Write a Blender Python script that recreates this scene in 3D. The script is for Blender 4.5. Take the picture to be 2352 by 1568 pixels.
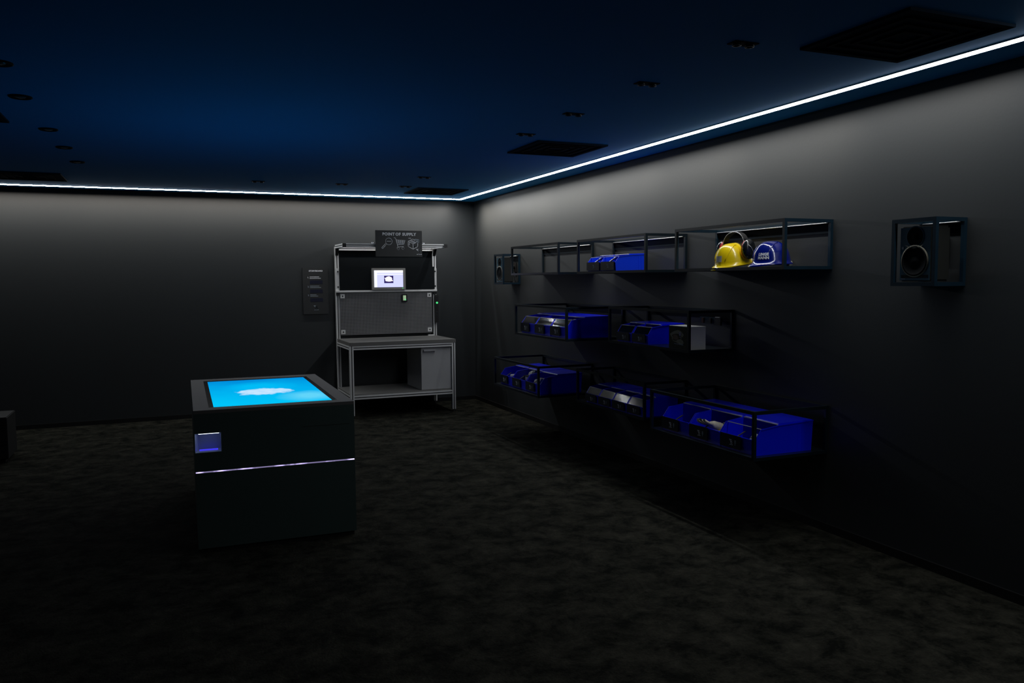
import bpy, bmesh, math, random
from mathutils import Vector, Matrix, noise
random.seed(7)
S = bpy.context.scene
for o in list(bpy.data.objects): bpy.data.objects.remove(o)
C = S.collection
PI = math.pi

# ---------------------------------------------------------------- camera, world, exposure
cam_d = bpy.data.cameras.new('camera'); cam = bpy.data.objects.new('camera', cam_d); C.objects.link(cam)
cam_d.sensor_width = 36; cam_d.sensor_fit = 'HORIZONTAL'; cam_d.lens = 28.554; cam_d.clip_end = 60
_r = Vector((0.92122152, -0.38896069, -0.00777699)); _u = Vector((0.03641237, 0.0663027, 0.99713494)); _b = -Vector((0.38733066, 0.91886535, -0.07524246))
M = Matrix(((_r.x, _u.x, _b.x), (_r.y, _u.y, _b.y), (_r.z, _u.z, _b.z))).to_4x4()
M.translation = Vector((-3.786, -10.2545, 1.6)); cam.matrix_world = M
S.camera = cam
w = bpy.data.worlds.new('world'); S.world = w; w.use_nodes = True
w.node_tree.nodes['Background'].inputs[0].default_value = (0.01, 0.015, 0.02, 1)
w.node_tree.nodes['Background'].inputs[1].default_value = 0.2
S.view_settings.view_transform = 'Standard'; S.view_settings.look = 'None'
S.view_settings.exposure = 0.0; S.view_settings.gamma = 1.0; S.view_settings.use_curve_mapping = False
H = 2.644
LED_STRENGTH = 44.0
WASH_POWER = 3.2      # watts for each added light segment aimed at the wall
SCREEN_STRENGTH = 1.0

# ---------------------------------------------------------------- materials
MAT = {}
def mat(name, col, rough=.5, metal=0, emis=None, es=0, bump=None, vary=None, spec=None, coat=0, alpha=None):
    m = bpy.data.materials.new(name); m.use_nodes = True; nt = m.node_tree; b = nt.nodes['Principled BSDF']
    b.inputs['Base Color'].default_value = (*col, 1); b.inputs['Roughness'].default_value = rough; b.inputs['Metallic'].default_value = metal
    if spec is not None: b.inputs['Specular IOR Level'].default_value = spec
    if coat: b.inputs['Coat Weight'].default_value = coat; b.inputs['Coat Roughness'].default_value = .05
    if emis: b.inputs['Emission Color'].default_value = (*emis, 1); b.inputs['Emission Strength'].default_value = es
    tc = nt.nodes.new('ShaderNodeTexCoord')
    if vary:
        sc, amt = vary
        n = nt.nodes.new('ShaderNodeTexNoise'); n.inputs['Scale'].default_value = sc; n.inputs['Detail'].default_value = 6
        nt.links.new(tc.outputs['Object'], n.inputs['Vector'])
        mx = nt.nodes.new('ShaderNodeMix'); mx.data_type = 'RGBA'
        mx.inputs[6].default_value = (*[max(0, c*(1-amt)) for c in col], 1); mx.inputs[7].default_value = (*[c*(1+amt) for c in col], 1)
        nt.links.new(n.outputs['Fac'], mx.inputs[0]); nt.links.new(mx.outputs[2], b.inputs['Base Color'])
    if bump:
        sc, st = bump
        n = nt.nodes.new('ShaderNodeTexNoise'); n.inputs['Scale'].default_value = sc; n.inputs['Detail'].default_value = 4
        nt.links.new(tc.outputs['Object'], n.inputs['Vector'])
        bp = nt.nodes.new('ShaderNodeBump'); bp.inputs['Strength'].default_value = st; bp.inputs['Distance'].default_value = .01
        nt.links.new(n.outputs['Fac'], bp.inputs['Height']); nt.links.new(bp.outputs[0], b.inputs['Normal'])
    MAT[name] = m; return m

mat('wall_paint', (.0290, .0330, .0350), .47, bump=(60, .03), vary=(1.5, .05), spec=.5)
mat('ceiling_paint', (.014, .29, .68), .75, vary=(.8, .08), spec=.2)
mat('baseboard_black', (.006, .006, .006), .5)
mat('black_steel', (.005, .011, .016), .32, spec=.5, vary=(30, .2))
mat('blue_lit_steel', (.006, .020, .034), .30, spec=.5, vary=(20, .2))  # black steel again, with blue room light mixed into the colour
mat('lip_steel', (.75, .75, .75), .38, .8)
mat('aluminium', (.84, .84, .83), .42, .12, vary=(25, .06))
mat('slot_black', (.004, .004, .004), .6)
mat('cap_black', (.010, .010, .010), .45)
mat('table_grey', (.17, .165, .155), .5, vary=(12, .08))
mat('shelf_grey', (.20, .195, .185), .55, vary=(10, .08))
mat('cabinet_grey', (.46, .46, .47), .5, vary=(8, .04))
mat('panel_dark', (.006, .0085, .0105), .7, spec=.15, vary=(14, .1))
mat('mesh_steel', (.34, .34, .35), .45, .3)
mat('backing_black', (.010, .013, .014), .7)
mat('bin_blue', (.001, .012, .95), .32, vary=(9, .06))
mat('bin_blue_small', (.003, .045, .85), .30, vary=(9, .06))
mat('plate_black', (.010, .014, .028), .35)
mat('print_white', (.88, .90, .95), .6)
mat('print_dim', (.34, .40, .46), .6)
mat('sign_dark', (.030, .032, .033), .55, vary=(20, .06))
mat('sign_blue', (.004, .006, .028), .5)
mat('screen_bezel', (.003, .003, .004), .15)
mat('kiosk_top', (.095, .090, .088), .6, vary=(20, .06))
mat('kiosk_body', (.035, .060, .056), .5, vary=(6, .08))
mat('plinth', (.004, .004, .004), .7)
mat('monitor_silver', (.36, .35, .33), .4, .3)
mat('helmet_yellow', (.95, .68, .004), .22, coat=.4)
mat('helmet_blue', (.002, .010, .20), .16, coat=.6)
mat('rubber_black', (.010, .011, .012), .35)
mat('muff_black', (.010, .012, .014), .22, coat=.3)
mat('hook_brown', (.03, .006, .005), .7)
mat('muff_red', (.45, .015, .01), .3)
mat('strap_grey', (.35, .35, .32), .5)
mat('sticker', (.50, .50, .52), .4)
mat('glove_cream', (.85, .78, .62), .85, vary=(40, .12), bump=(80, .3))
mat('glove_trim', (.45, .42, .05), .8)
mat('cloth_white', (.55, .55, .53), .8, vary=(30, .1))
mat('foil', (.6, .6, .62), .15, .6, vary=(20, .1))
mat('carton_white', (.85, .85, .80), .6, vary=(10, .04))
mat('carton_olive', (.050, .050, .030), .7, spec=.15, vary=(14, .25))
mat('carton_light', (.20, .19, .12), .5, vary=(25, .3))
mat('carton_brown', (.10, .04, .015), .5, vary=(25, .3))
mat('carton_mark', (.42, .38, .72), .5)
mat('speaker_body', (.016, .017, .015), .45, vary=(20, .1))
mat('speaker_front_blue_lit', (.08, .19, .25), .5)  # colour of the front includes reflected blue light
mat('cone_black', (.005, .006, .007), .8, spec=.15)
mat('speaker_ring', (.62, .56, .42), .5)
mat('wood_edge', (.3, .3, .3), .5)
mat('handle_grey', (.42, .42, .44), .5, .2)
mat('chrome', (.6, .6, .62), .2, 1)
mat('clip_olive', (.05, .05, .015), .5)
mat('rod_white', (.75, .76, .74), .4)
mat('led_green', (0, .2, .02), .5, emis=(.10, .9, .3), es=.8)
mat('display_green', (.1, .2, .1), .5, emis=(.35, .48, .30), es=.75)
mat('vent_black', (.003, .014, .030), .9, spec=.1)
mat('vent_slat', (.004, .006, .010), .8, spec=.1)
mat('downlight_ring', (.003, .004, .007), .7, spec=.15)
mat('plate_navy', (.003, .007, .012), .65, spec=.15)
mat('downlight_lens', (.10, .16, .2), .2, .4)
mat('spot_metal', (.010, .018, .024), .5, .3)
mat('dark_box', (.004, .004, .004), .6)
mat('led_housing', (.03, .03, .03), .5)
mat('niche_satin', (.45, .52, .62), .35, .3)
mat('niche_back', (.22, .26, .42), .4, .1)

def emit(name, col, st):
    m = bpy.data.materials.new(name); m.use_nodes = True; nt = m.node_tree; nt.nodes.clear()
    e = nt.nodes.new('ShaderNodeEmission'); e.inputs[0].default_value = (*col, 1); e.inputs[1].default_value = st
    o = nt.nodes.new('ShaderNodeOutputMaterial'); nt.links.new(e.outputs[0], o.inputs[0]); MAT[name] = m; return nt, e
emit('led_strip', (.93, .97, 1.0), LED_STRENGTH)
emit('niche_blue', (.06, .05, 1.0), .85)
emit('niche_top', (.78, .88, 1.0), 5.0)
nt, e = emit('kiosk_line', (.62, .52, 1.0), 1.4)
tc = nt.nodes.new('ShaderNodeTexCoord'); n = nt.nodes.new('ShaderNodeTexNoise'); n.inputs['Scale'].default_value = 9; n.inputs['Detail'].default_value = 3
mr = nt.nodes.new('ShaderNodeMapRange'); mr.inputs[1].default_value = .40; mr.inputs[2].default_value = .60; mr.inputs[3].default_value = .35; mr.inputs[4].default_value = 2.2
nt.links.new(tc.outputs['Object'], n.inputs['Vector']); nt.links.new(n.outputs['Fac'], mr.inputs[0]); nt.links.new(mr.outputs[0], e.inputs[1])

# cloud picture on the table screen (object space of the screen: x 0..1, y 0..1 across the panel)
nt, e = emit('table_picture', (0, .5, 1), SCREEN_STRENGTH)
def N(t, **k):
    x = nt.nodes.new(t)
    for a, b in k.items(): setattr(x, a, b)
    return x
tc = N('ShaderNodeTexCoord'); sep = N('ShaderNodeSeparateXYZ'); nt.links.new(tc.outputs['Generated'], sep.inputs[0])
ramp = N('ShaderNodeValToRGB'); cr = ramp.color_ramp
cr.elements[0].position = 0; cr.elements[0].color = (.0, .56, .95, 1); cr.elements[1].position = 1; cr.elements[1].color = (0, .27, .72, 1)
el = cr.elements.new(.45); el.color = (.0, .45, .88, 1)
nz = N('ShaderNodeTexNoise'); nz.inputs['Scale'].default_value = 2.2; nz.inputs['Detail'].default_value = 3
nt.links.new(tc.outputs['Generated'], nz.inputs['Vector'])
ma = N('ShaderNodeMath', operation='MULTIPLY_ADD'); nt.links.new(nz.outputs['Fac'], ma.inputs[0]); ma.inputs[1].default_value = .6
nt.links.new(sep.outputs[1], ma.inputs[2])
sb = N('ShaderNodeMath', operation='SUBTRACT'); nt.links.new(ma.outputs[0], sb.inputs[0]); sb.inputs[1].default_value = .3
nt.links.new(sb.outputs[0], ramp.inputs[0])
def blob(cx, cy, sx, sy, soft, amp, scale):
    mp = N('ShaderNodeMapping'); mp.inputs['Location'].default_value = (-cx/sx, -cy/sy, 0); mp.inputs['Scale'].default_value = (1/sx, 1/sy, 0)
    nt.links.new(tc.outputs['Generated'], mp.inputs['Vector'])
    ln = N('ShaderNodeVectorMath', operation='LENGTH'); nt.links.new(mp.outputs[0], ln.inputs[0])
    q = N('ShaderNodeTexNoise'); q.inputs['Scale'].default_value = scale; q.inputs['Detail'].default_value = 6; nt.links.new(tc.outputs['Generated'], q.inputs['Vector'])
    qa = N('ShaderNodeMath', operation='MULTIPLY_ADD'); nt.links.new(q.outputs['Fac'], qa.inputs[0]); qa.inputs[1].default_value = -amp; nt.links.new(ln.outputs['Value'], qa.inputs[2])
    m2 = N('ShaderNodeMapRange'); m2.inputs[1].default_value = 1-amp*.5+soft; m2.inputs[2].default_value = 1-amp*.5-soft; nt.links.new(qa.outputs[0], m2.inputs[0])
    return m2.outputs[0]
def mix(fac, a, col):
    x = N('ShaderNodeMix', data_type='RGBA'); nt.links.new(fac, x.inputs[0]); nt.links.new(a, x.inputs[6]); x.inputs[7].default_value = (*col, 1); return x.outputs[2]
f1 = blob(.50, .45, .235, .115, .16, 1.4, 9)
f2 = blob(.47, .66, .26, .16, .5, .8, 4)
f3 = blob(.86, .20, .20, .12, .6, .8, 4)
c = mix(f2, ramp.outputs[0], (.0, .50, .92)); c = mix(f3, c, (.12, .66, .95))
q2 = N('ShaderNodeTexNoise'); q2.inputs['Scale'].default_value = 16; nt.links.new(tc.outputs['Generated'], q2.inputs['Vector'])
cw = N('ShaderNodeMix', data_type='RGBA'); nt.links.new(q2.outputs['Fac'], cw.inputs[0]); cw.inputs[6].default_value = (.34, .68, 1, 1); cw.inputs[7].default_value = (.72, .86, 1, 1)
x = N('ShaderNodeMix', data_type='RGBA'); nt.links.new(f1, x.inputs[0]); nt.links.new(c, x.inputs[6]); nt.links.new(cw.outputs[2], x.inputs[7])
nt.links.new(x.outputs[2], e.inputs[0])

# monitor picture
nt, e = emit('monitor_picture', (.8, .82, 1), 1.15)
tc = N('ShaderNodeTexCoord'); sep = N('ShaderNodeSeparateXYZ'); nt.links.new(tc.outputs['Generated'], sep.inputs[0])
def band(axis, lo, hi):
    a = N('ShaderNodeMath', operation='GREATER_THAN'); a.inputs[1].default_value = lo; nt.links.new(sep.outputs[axis], a.inputs[0])
    b = N('ShaderNodeMath', operation='LESS_THAN'); b.inputs[1].default_value = hi; nt.links.new(sep.outputs[axis], b.inputs[0])
    m = N('ShaderNodeMath', operation='MULTIPLY'); nt.links.new(a.outputs[0], m.inputs[0]); nt.links.new(b.outputs[0], m.inputs[1]); return m.outputs[0]
def mul(a, b):
    m = N('ShaderNodeMath', operation='MULTIPLY'); nt.links.new(a, m.inputs[0]); nt.links.new(b, m.inputs[1]); return m.outputs[0]
base = N('ShaderNodeRGB'); base.outputs[0].default_value = (.60, .62, 1.0, 1)
c = mix(band(2, .86, 1.1), base.outputs[0], (1, 1, 1)); c = mix(band(2, .74, .79), c, (.85, .85, 1)); c = mix(band(0, -.1, .10), c, (.85, .87, 1))
c = mix(mul(band(0, .34, .66), band(2, .24, .68)), c, (.03, .02, .12))
f = blob(.50, .5, .13, .5, .12, .6, 12)
mpz = N('ShaderNodeMapping'); mpz.inputs['Location'].default_value = (-.5/.14, 0, -.48/.16); mpz.inputs['Scale'].default_value = (1/.14, 0, 1/.16)
nt.links.new(tc.outputs['Generated'], mpz.inputs['Vector']); ln = N('ShaderNodeVectorMath', operation='LENGTH'); nt.links.new(mpz.outputs[0], ln.inputs[0])
q = N('ShaderNodeTexNoise'); q.inputs['Scale'].default_value = 12; nt.links.new(tc.outputs['Generated'], q.inputs['Vector'])
qa = N('ShaderNodeMath', operation='MULTIPLY_ADD'); nt.links.new(q.outputs['Fac'], qa.inputs[0]); qa.inputs[1].default_value = 1.3; nt.links.new(ln.outputs['Value'], qa.inputs[2])
lt = N('ShaderNodeMath', operation='LESS_THAN'); lt.inputs[1].default_value = 1.6; nt.links.new(qa.outputs[0], lt.inputs[0])
c = mix(lt.outputs[0], c, (1, .93, .98))
nt.links.new(c, e.inputs[0])

# clear plastic pane: thin, mostly see-through with a glossy surface
m = bpy.data.materials.new('clear_plastic'); m.use_nodes = True; nt = m.node_tree; nt.nodes.clear()
tr = nt.nodes.new('ShaderNodeBsdfTransparent'); tr.inputs[0].default_value = (.80, .86, .92, 1)
gl = nt.nodes.new('ShaderNodeBsdfGlossy'); gl.inputs['Roughness'].default_value = .10; gl.inputs[0].default_value = (.9, .9, .9, 1)
fr = nt.nodes.new('ShaderNodeFresnel'); fr.inputs[0].default_value = 1.28
mxs = nt.nodes.new('ShaderNodeMixShader'); oo = nt.nodes.new('ShaderNodeOutputMaterial')
nt.links.new(fr.outputs[0], mxs.inputs[0]); nt.links.new(tr.outputs[0], mxs.inputs[1]); nt.links.new(gl.outputs[0], mxs.inputs[2]); nt.links.new(mxs.outputs[0], oo.inputs[0])
MAT['clear_plastic'] = m

# carpet
m = mat('carpet', (.03, .03, .026), .95, spec=.05); nt = m.node_tree; b = nt.nodes['Principled BSDF']
tc = N('ShaderNodeTexCoord')
n1 = N('ShaderNodeTexNoise'); n1.inputs['Scale'].default_value = 5.5; n1.inputs['Detail'].default_value = 9; n1.inputs['Roughness'].default_value = .78; n1.inputs['Distortion'].default_value = .25
n2 = N('ShaderNodeTexNoise'); n2.inputs['Scale'].default_value = 90; n2.inputs['Detail'].default_value = 3
for q in (n1, n2): nt.links.new(tc.outputs['Object'], q.inputs['Vector'])
rp = N('ShaderNodeValToRGB'); cr = rp.color_ramp
cr.elements[0].position = .40; cr.elements[0].color = (.0085, .0095, .0075, 1); cr.elements[1].position = .66; cr.elements[1].color = (.058, .056, .042, 1)
nt.links.new(n1.outputs['Fac'], rp.inputs[0])
mx = N('ShaderNodeMix', data_type='RGBA', blend_type='MULTIPLY'); mx.inputs[0].default_value = .6
nt.links.new(rp.outputs[0], mx.inputs[6]); nt.links.new(n2.outputs['Color'], mx.inputs[7]); 
bw = N('ShaderNodeRGBToBW'); nt.links.new(n2.outputs['Color'], bw.inputs[0]); nt.links.new(bw.outputs[0], mx.inputs[7])
nt.links.new(mx.outputs[2], b.inputs['Base Color'])
bp = N('ShaderNodeBump'); bp.inputs['Strength'].default_value = .5; bp.inputs['Distance'].default_value = .01; nt.links.new(n2.outputs['Fac'], bp.inputs['Height']); nt.links.new(bp.outputs[0], b.inputs['Normal'])

# ---------------------------------------------------------------- mesh helpers
class B:
    """collects simple shapes into one mesh; every shape takes a material name"""
    def __init__(s): s.bm = bmesh.new(); s.mats = []
    def mi(s, m):
        if m not in s.mats: s.mats.append(m)
        return s.mats.index(m)
    def poly(s, pts, m, smooth=False):
        vs = [s.bm.verts.new(p) for p in pts]; f = s.bm.faces.new(vs); f.material_index = s.mi(m); f.smooth = smooth; return f
    def box(s, a, b, m):
        x0, y0, z0 = [min(a[i], b[i]) for i in range(3)]; x1, y1, z1 = [max(a[i], b[i]) for i in range(3)]
        v = [s.bm.verts.new(p) for p in ((x0,y0,z0),(x1,y0,z0),(x1,y1,z0),(x0,y1,z0),(x0,y0,z1),(x1,y0,z1),(x1,y1,z1),(x0,y1,z1))]
        k = s.mi(m)
        for q in ((0,3,2,1),(4,5,6,7),(0,1,5,4),(1,2,6,5),(2,3,7,6),(3,0,4,7)):
            f = s.bm.faces.new([v[i] for i in q]); f.material_index = k
        return s
    def prism(s, pts, axis, a, b, m, side_mats=None):
        """extrude 2-D polygon pts along axis ('x','y','z') from a to b"""
        def P(u, v, t): return {'x': (t, u, v), 'y': (u, t, v), 'z': (u, v, t)}[axis]
        A = [s.bm.verts.new(P(u, v, a)) for u, v in pts]; Bv = [s.bm.verts.new(P(u, v, b)) for u, v in pts]
        n = len(pts); k = s.mi(m); fs = []
        for i in range(n):
            f = s.bm.faces.new((A[i], A[(i+1) % n], Bv[(i+1) % n], Bv[i])); f.material_index = s.mi(side_mats[i]) if side_mats and side_mats[i] else k; fs.append(f)
        for V in (A, list(reversed(Bv))):
            f = s.bm.faces.new(V); f.material_index = k; fs.append(f)
        return s
    def cyl(s, p, q, r, m, n=16, r2=None, cap=True, smooth=True):
        p, q = Vector(p), Vector(q); d = (q-p).normalized(); a = d.orthogonal().normalized(); c = d.cross(a); r2 = r if r2 is None else r2; k = s.mi(m)
        R0 = [s.bm.verts.new(p + (a*math.cos(2*PI*i/n) + c*math.sin(2*PI*i/n))*r) for i in range(n)]
        R1 = [s.bm.verts.new(q + (a*math.cos(2*PI*i/n) + c*math.sin(2*PI*i/n))*r2) for i in range(n)]
        for i in range(n):
            f = s.bm.faces.new((R0[i], R0[(i+1) % n], R1[(i+1) % n], R1[i])); f.material_index = k; f.smooth = smooth
        if cap:
            f = s.bm.faces.new(list(reversed(R0))); f.material_index = k
            f = s.bm.faces.new(R1); f.material_index = k
        return s
    def lathe(s, o, ax, prof, m, n=28, smooth=True):
        """prof: list of (radius, distance along ax)"""
        o = Vector(o); d = Vector(ax).normalized(); a = d.orthogonal().normalized(); c = d.cross(a); k = s.mi(m); rings = []
        for r, t in prof:
            rings.append([s.bm.verts.new(o + d*t + (a*math.cos(2*PI*i/n) + c*math.sin(2*PI*i/n))*max(r, 1e-4)) for i in range(n)])
        for R0, R1 in zip(rings, rings[1:]):
            for i in range(n):
                f = s.bm.faces.new((R0[i], R0[(i+1) % n], R1[(i+1) % n], R1[i])); f.material_index = k; f.smooth = smooth
        return s
    def tube(s, pts, r, m, n=8, flat=None):
        """swept tube; flat=(w,h) gives a flat strap"""
        k = s.mi(m); pts = [Vector(p) for p in pts]; rings = []; ref = None
        for i, p in enumerate(pts):
            t = (pts[min(i+1, len(pts)-1)] - pts[max(i-1, 0)]).normalized()
            if ref is None: ref = t.orthogonal().normalized() if not flat else Vector(flat[2])
            a = (ref - t*ref.dot(t)).normalized(); c = t.cross(a); ref = a
            if flat: rings.append([s.bm.verts.new(p + a*x*flat[0] + c*y*flat[1]) for x, y in ((-.5,-.5),(.5,-.5),(.5,.5),(-.5,.5))])
            else: rings.append([s.bm.verts.new(p + (a*math.cos(2*PI*j/n) + c*math.sin(2*PI*j/n))*r) for j in range(n)])
        nn = len(rings[0])
        for R0, R1 in zip(rings, rings[1:]):
            for j in range(nn):
                f = s.bm.faces.new((R0[j], R0[(j+1) % nn], R1[(j+1) % nn], R1[j])); f.material_index = k; f.smooth = not flat
        for R_ in (list(reversed(rings[0])), rings[-1]): f = s.bm.faces.new(R_); f.material_index = k
        return s
    def mesh(s, name):
        bmesh.ops.recalc_face_normals(s.bm, faces=s.bm.faces)
        me = bpy.data.meshes.new(name); s.bm.to_mesh(me); s.bm.free()
        for q in s.mats: me.materials.append(MAT[q])
        return me
    def obj(s, name, parent=None, loc=None, bevel=0):
        if bevel: bmesh.ops.bevel(s.bm, geom=s.bm.edges[:], offset=bevel, segments=2, affect='EDGES', clamp_overlap=True)
        o = bpy.data.objects.new(name, s.mesh(name)); C.objects.link(o)
        if parent: o.parent = parent
        if loc: o.location = loc
        return o

def boxo(name, a, b, m, parent=None, bevel=0): return B().box(a, b, m).obj(name, parent, bevel=bevel)
def tag(o, label, cat, group=None):
    o['label'] = label; o['category'] = cat
    if group: o['group'] = group
    return o
def thing(name, label, cat, loc=(0,0,0), rz=0, group=None):
    o = bpy.data.objects.new(name, None); C.objects.link(o); o.location = loc; o.rotation_euler = (0, 0, rz); o.empty_display_size = .1
    return tag(o, label, cat, group)
def struct(o): o['kind'] = 'structure'; return o
def copy_tree(o, parent=None):
    c = o.copy(); C.objects.link(c); c.parent = parent
    for ch in list(o.children): copy_tree(ch, c)
    return c
def text_mesh(name, s, size, m, parent, loc, rot, bold=0., align='CENTER', space=1.0, thick=.0006, line=1.0):
    cu = bpy.data.curves.new(name, 'FONT'); cu.body = s; cu.size = size; cu.align_x = align; cu.align_y = 'CENTER'; cu.offset = bold; cu.extrude = thick; cu.space_character = space; cu.space_line = line
    cu.resolution_u = 3
    t = bpy.data.objects.new(name+'_tmp', cu); C.objects.link(t)
    me = bpy.data.meshes.new_from_object(t.evaluated_get(bpy.context.evaluated_depsgraph_get()))
    bpy.data.objects.remove(t); me.materials.clear(); me.materials.append(MAT[m]); me.name = name
    o = bpy.data.objects.new(name, me); C.objects.link(o); o.parent = parent; o.location = loc; o.rotation_euler = rot
    return o
def strokes(bd, lines, wd, fn, m, h=.0008):
    """flat lines: fn(u, v, d) -> 3-D point, d = height above the surface"""
    for L in lines:
        for (x0, y0), (x1, y1) in zip(L, L[1:]):
            d = Vector((x1-x0, y1-y0)); l = d.length
            if l < 1e-6: continue
            d /= l; n = Vector((-d.y, d.x))*wd/2; e = d*wd/2
            q = [(x0-e.x+n.x, y0-e.y+n.y), (x0-e.x-n.x, y0-e.y-n.y), (x1+e.x-n.x, y1+e.y-n.y), (x1+e.x+n.x, y1+e.y+n.y)]
            bd.poly([fn(u, v, h) for u, v in q], m)
def circ(cx, cy, r, n=18, a0=0, a1=2*PI, ry=None): return [(cx + r*math.cos(a0+(a1-a0)*i/n), cy + (ry or r)*math.sin(a0+(a1-a0)*i/n)) for i in range(n+1)]
def emblem(bd, cx, cy, s, fn, m):
    """winged letter-like mark with two loops and a line of print below it"""
    wd = s*.10
    strokes(bd, [circ(cx+.04*s, cy+.24*s, .20*s, 14), circ(cx+.10*s, cy-.16*s, .23*s, 14, ry=.18*s)], wd, fn, m)
    strokes(bd, [[(cx-.55*s, cy+.46*s), (cx+.05*s, cy+.46*s)], [(cx-.50*s, cy+.40*s), (cx-.12*s, cy+.05*s)], [(cx-.36*s, cy+.40*s), (cx-.12*s, cy+.20*s)], [(cx-.16*s, cy+.36*s), (cx-.13*s, cy-.22*s)]], wd*.8, fn, m)
    strokes(bd, [[(cx-.42*s, cy-.58*s), (cx-.10*s, cy-.55*s), (cx+.2*s, cy-.57*s), (cx+.52*s, cy-.55*s)]], wd, fn, m)

# ---------------------------------------------------------------- room
XW, YW = -9.2, -13.2
struct(boxo('floor', (XW-.1, YW-.1, -.1), (.1, .1, 0), 'carpet'))
struct(boxo('ceiling', (XW-.1, YW-.1, H), (.1, .1, H+.1), 'ceiling_paint'))
struct(boxo('wall_back', (XW-.1, 0, 0), (.1, .1, H), 'wall_paint'))
struct(boxo('wall_right', (0, YW-.1, 0), (.1, 0, H), 'wall_paint'))
struct(boxo('wall_left', (XW-.1, YW-.1, 0), (XW, 0, H), 'wall_paint'))
struct(boxo('wall_front', (XW, YW-.1, 0), (0, YW, H), 'wall_paint'))
struct(boxo('baseboard_back', (XW, -.012, 0), (-.012, 0, .05), 'baseboard_black'))
struct(boxo('baseboard_right', (-.012, YW, 0), (0, 0, .05), 'baseboard_black'))

# ---------------------------------------------------------------- ceiling light lines
D, LW, TD = .2905, .036, .006     # distance from the wall, width, drop of the wall-side edge
def light_line(label, horizontal):
    """shallow wedge-shaped channel: the diffuser tilts a little towards the room, the wall-side lip hangs lower"""
    t = thing('light_line', label, 'light line', (-D, -D, H))
    h = B(); d = B(); n = 30; g = LW/2
    if horizontal: L0, L1 = -6.5, 0.0
    else: L0, L1 = -10.3, 0.0
    def P(u, v, z): return (u, v, z) if horizontal else (v, u, z)
    def quad(a, b, m, bd, v0, z0, v1, z1):   # mitred at the corner: the end follows the diagonal u = v
        bd.poly([P(a[0], v0, z0), P(a[1], v1, z1), P(b[1], v1, z1), P(b[0], v0, z0)], m)
    for i in range(n):
        f0, f1 = i/n, (i+1)/n
        e = lambda f: (L0+(-g-L0)*f, L0+(g-L0)*f)
        quad(e(f0), e(f1), 'led_strip', d, -g, -.003, g, -.003-TD)
    ends = ((L0, L0), (-g, g), (g+.004, g+.004))
    h.poly([P(L0, g, -.003-TD), P(g, g, -.003-TD), P(g+.004, g+.004, -.003-TD), P(L0, g+.004, -.003-TD)], 'led_housing')
    h.poly([P(L0, g+.004, -.003-TD), P(g+.004, g+.004, -.003-TD), P(g+.004, g+.004, 0), P(L0, g+.004, 0)], 'led_housing')
    h.poly([P(L0, -g, -.003), P(-g, -g, -.003), P(-g-.003, -g-.003, -.003), P(L0, -g-.003, -.003)], 'led_housing')
    h.poly([P(L0, -g-.003, -.003), P(-g-.003, -g-.003, -.003), P(-g-.003, -g-.003, 0), P(L0, -g-.003, 0)], 'led_housing')
    h.poly([P(L0, -g-.003, 0), P(L0, -g-.003, -.003), P(L0, g, -.003-TD), P(L0, g+.004, -.003-TD), P(L0, g+.004, 0)], 'led_housing')
    h.obj('housing', t); d.obj('diffuser', t)
    # area lights added without a visible fitting, to shape the glow on the walls
    k = max(1, round(-L0)); seg = -L0/k
    for i in range(k):
        if not horizontal and i < k-8: continue      # the added lights end before the diffuser
        ld = bpy.data.lights.new('added_wash_light', 'AREA'); ld.shape = 'RECTANGLE'; ld.size = seg; ld.size_y = .02
        ld.energy = WASH_POWER*seg*((.52-.02*(k-1-i)) if horizontal else max(0, 1.95-.29*(k-1-i)))   # stepped down along the row to shape the wall brightness
        ld.color = (1.0, .86, .72); ld.spread = math.radians(88)
        lo = bpy.data.objects.new('added_wash_light', ld); C.objects.link(lo); lo.parent = t
        lo.location = P(L0+seg*(i+.5), g+.008, -.022)
        tilt = math.radians(40)
        d_ = Vector(P(0, math.sin(tilt), -math.cos(tilt)))      # towards the wall and down
        xax = Vector(P(1, 0, 0)); zax = -d_; yax = zax.cross(xax)
        lo.rotation_euler = Matrix((xax, yax, zax)).transposed().to_euler()
light_line('thin glowing white light line in the ceiling along the back wall', True)
light_line('thin glowing white light line in the ceiling along the right wall', False)

# ---------------------------------------------------------------- ceiling fittings
def vent(x, y, label):
    t = thing('ceiling_vent', label, 'ceiling vent', (x, y, H))
    boxo('backing', (-.27, -.27, -.002), (.27, .27, 0), 'vent_black', t)
    f = B()
    for a, b in (((-.3, -.3), (.3, -.27)), ((-.3, .27), (.3, .3)), ((-.3, -.27), (-.27, .27)), ((.27, -.27), (.3, .27))):
        f.box((*a, -.012), (*b, 0), 'vent_black')
    f.obj('frame', t)
    for r in range(3):
        s = .22-.07*r; f = B()
        for a, b in (((-s, -s), (s, -s+.02)), ((-s, s-.02), (s, s)), ((-s, -s+.02), (-s+.02, s-.02)), ((s-.02, -s+.02), (s, s-.02))):
            f.box((*a, -.010), (*b, -.002), 'vent_slat')
        f.obj('slat_ring', t)
vent(-.895, -4.34, 'square dark ceiling vent beside the right light line, halfway to the corner')
vent(-.87, -1.08, 'square dark ceiling vent nearest to the room corner')
vent(-.80, -7.58, 'large-looking square dark ceiling vent at the top right, nearest')
vent(-4.99, -1.10, 'square dark ceiling vent above the back light line at far left')
vent(-4.99, -4.40, 'square dark ceiling vent cut by the left edge of the photo')
DL = [(-4.484, -5.70, 'round recessed ceiling downlight cut by the left edge of the photo'), (-4.508, -4.93, 'round recessed ceiling downlight at left, largest with a bright centre'),
      (-4.495, -3.89, 'round recessed ceiling downlight at left, second in the row from the largest'), (-4.482, -3.10, 'round recessed ceiling downlight at left, third in the row from the largest'),
      (-4.467, -2.29, 'round recessed ceiling downlight at left, smallest and last of its row')]
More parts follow.
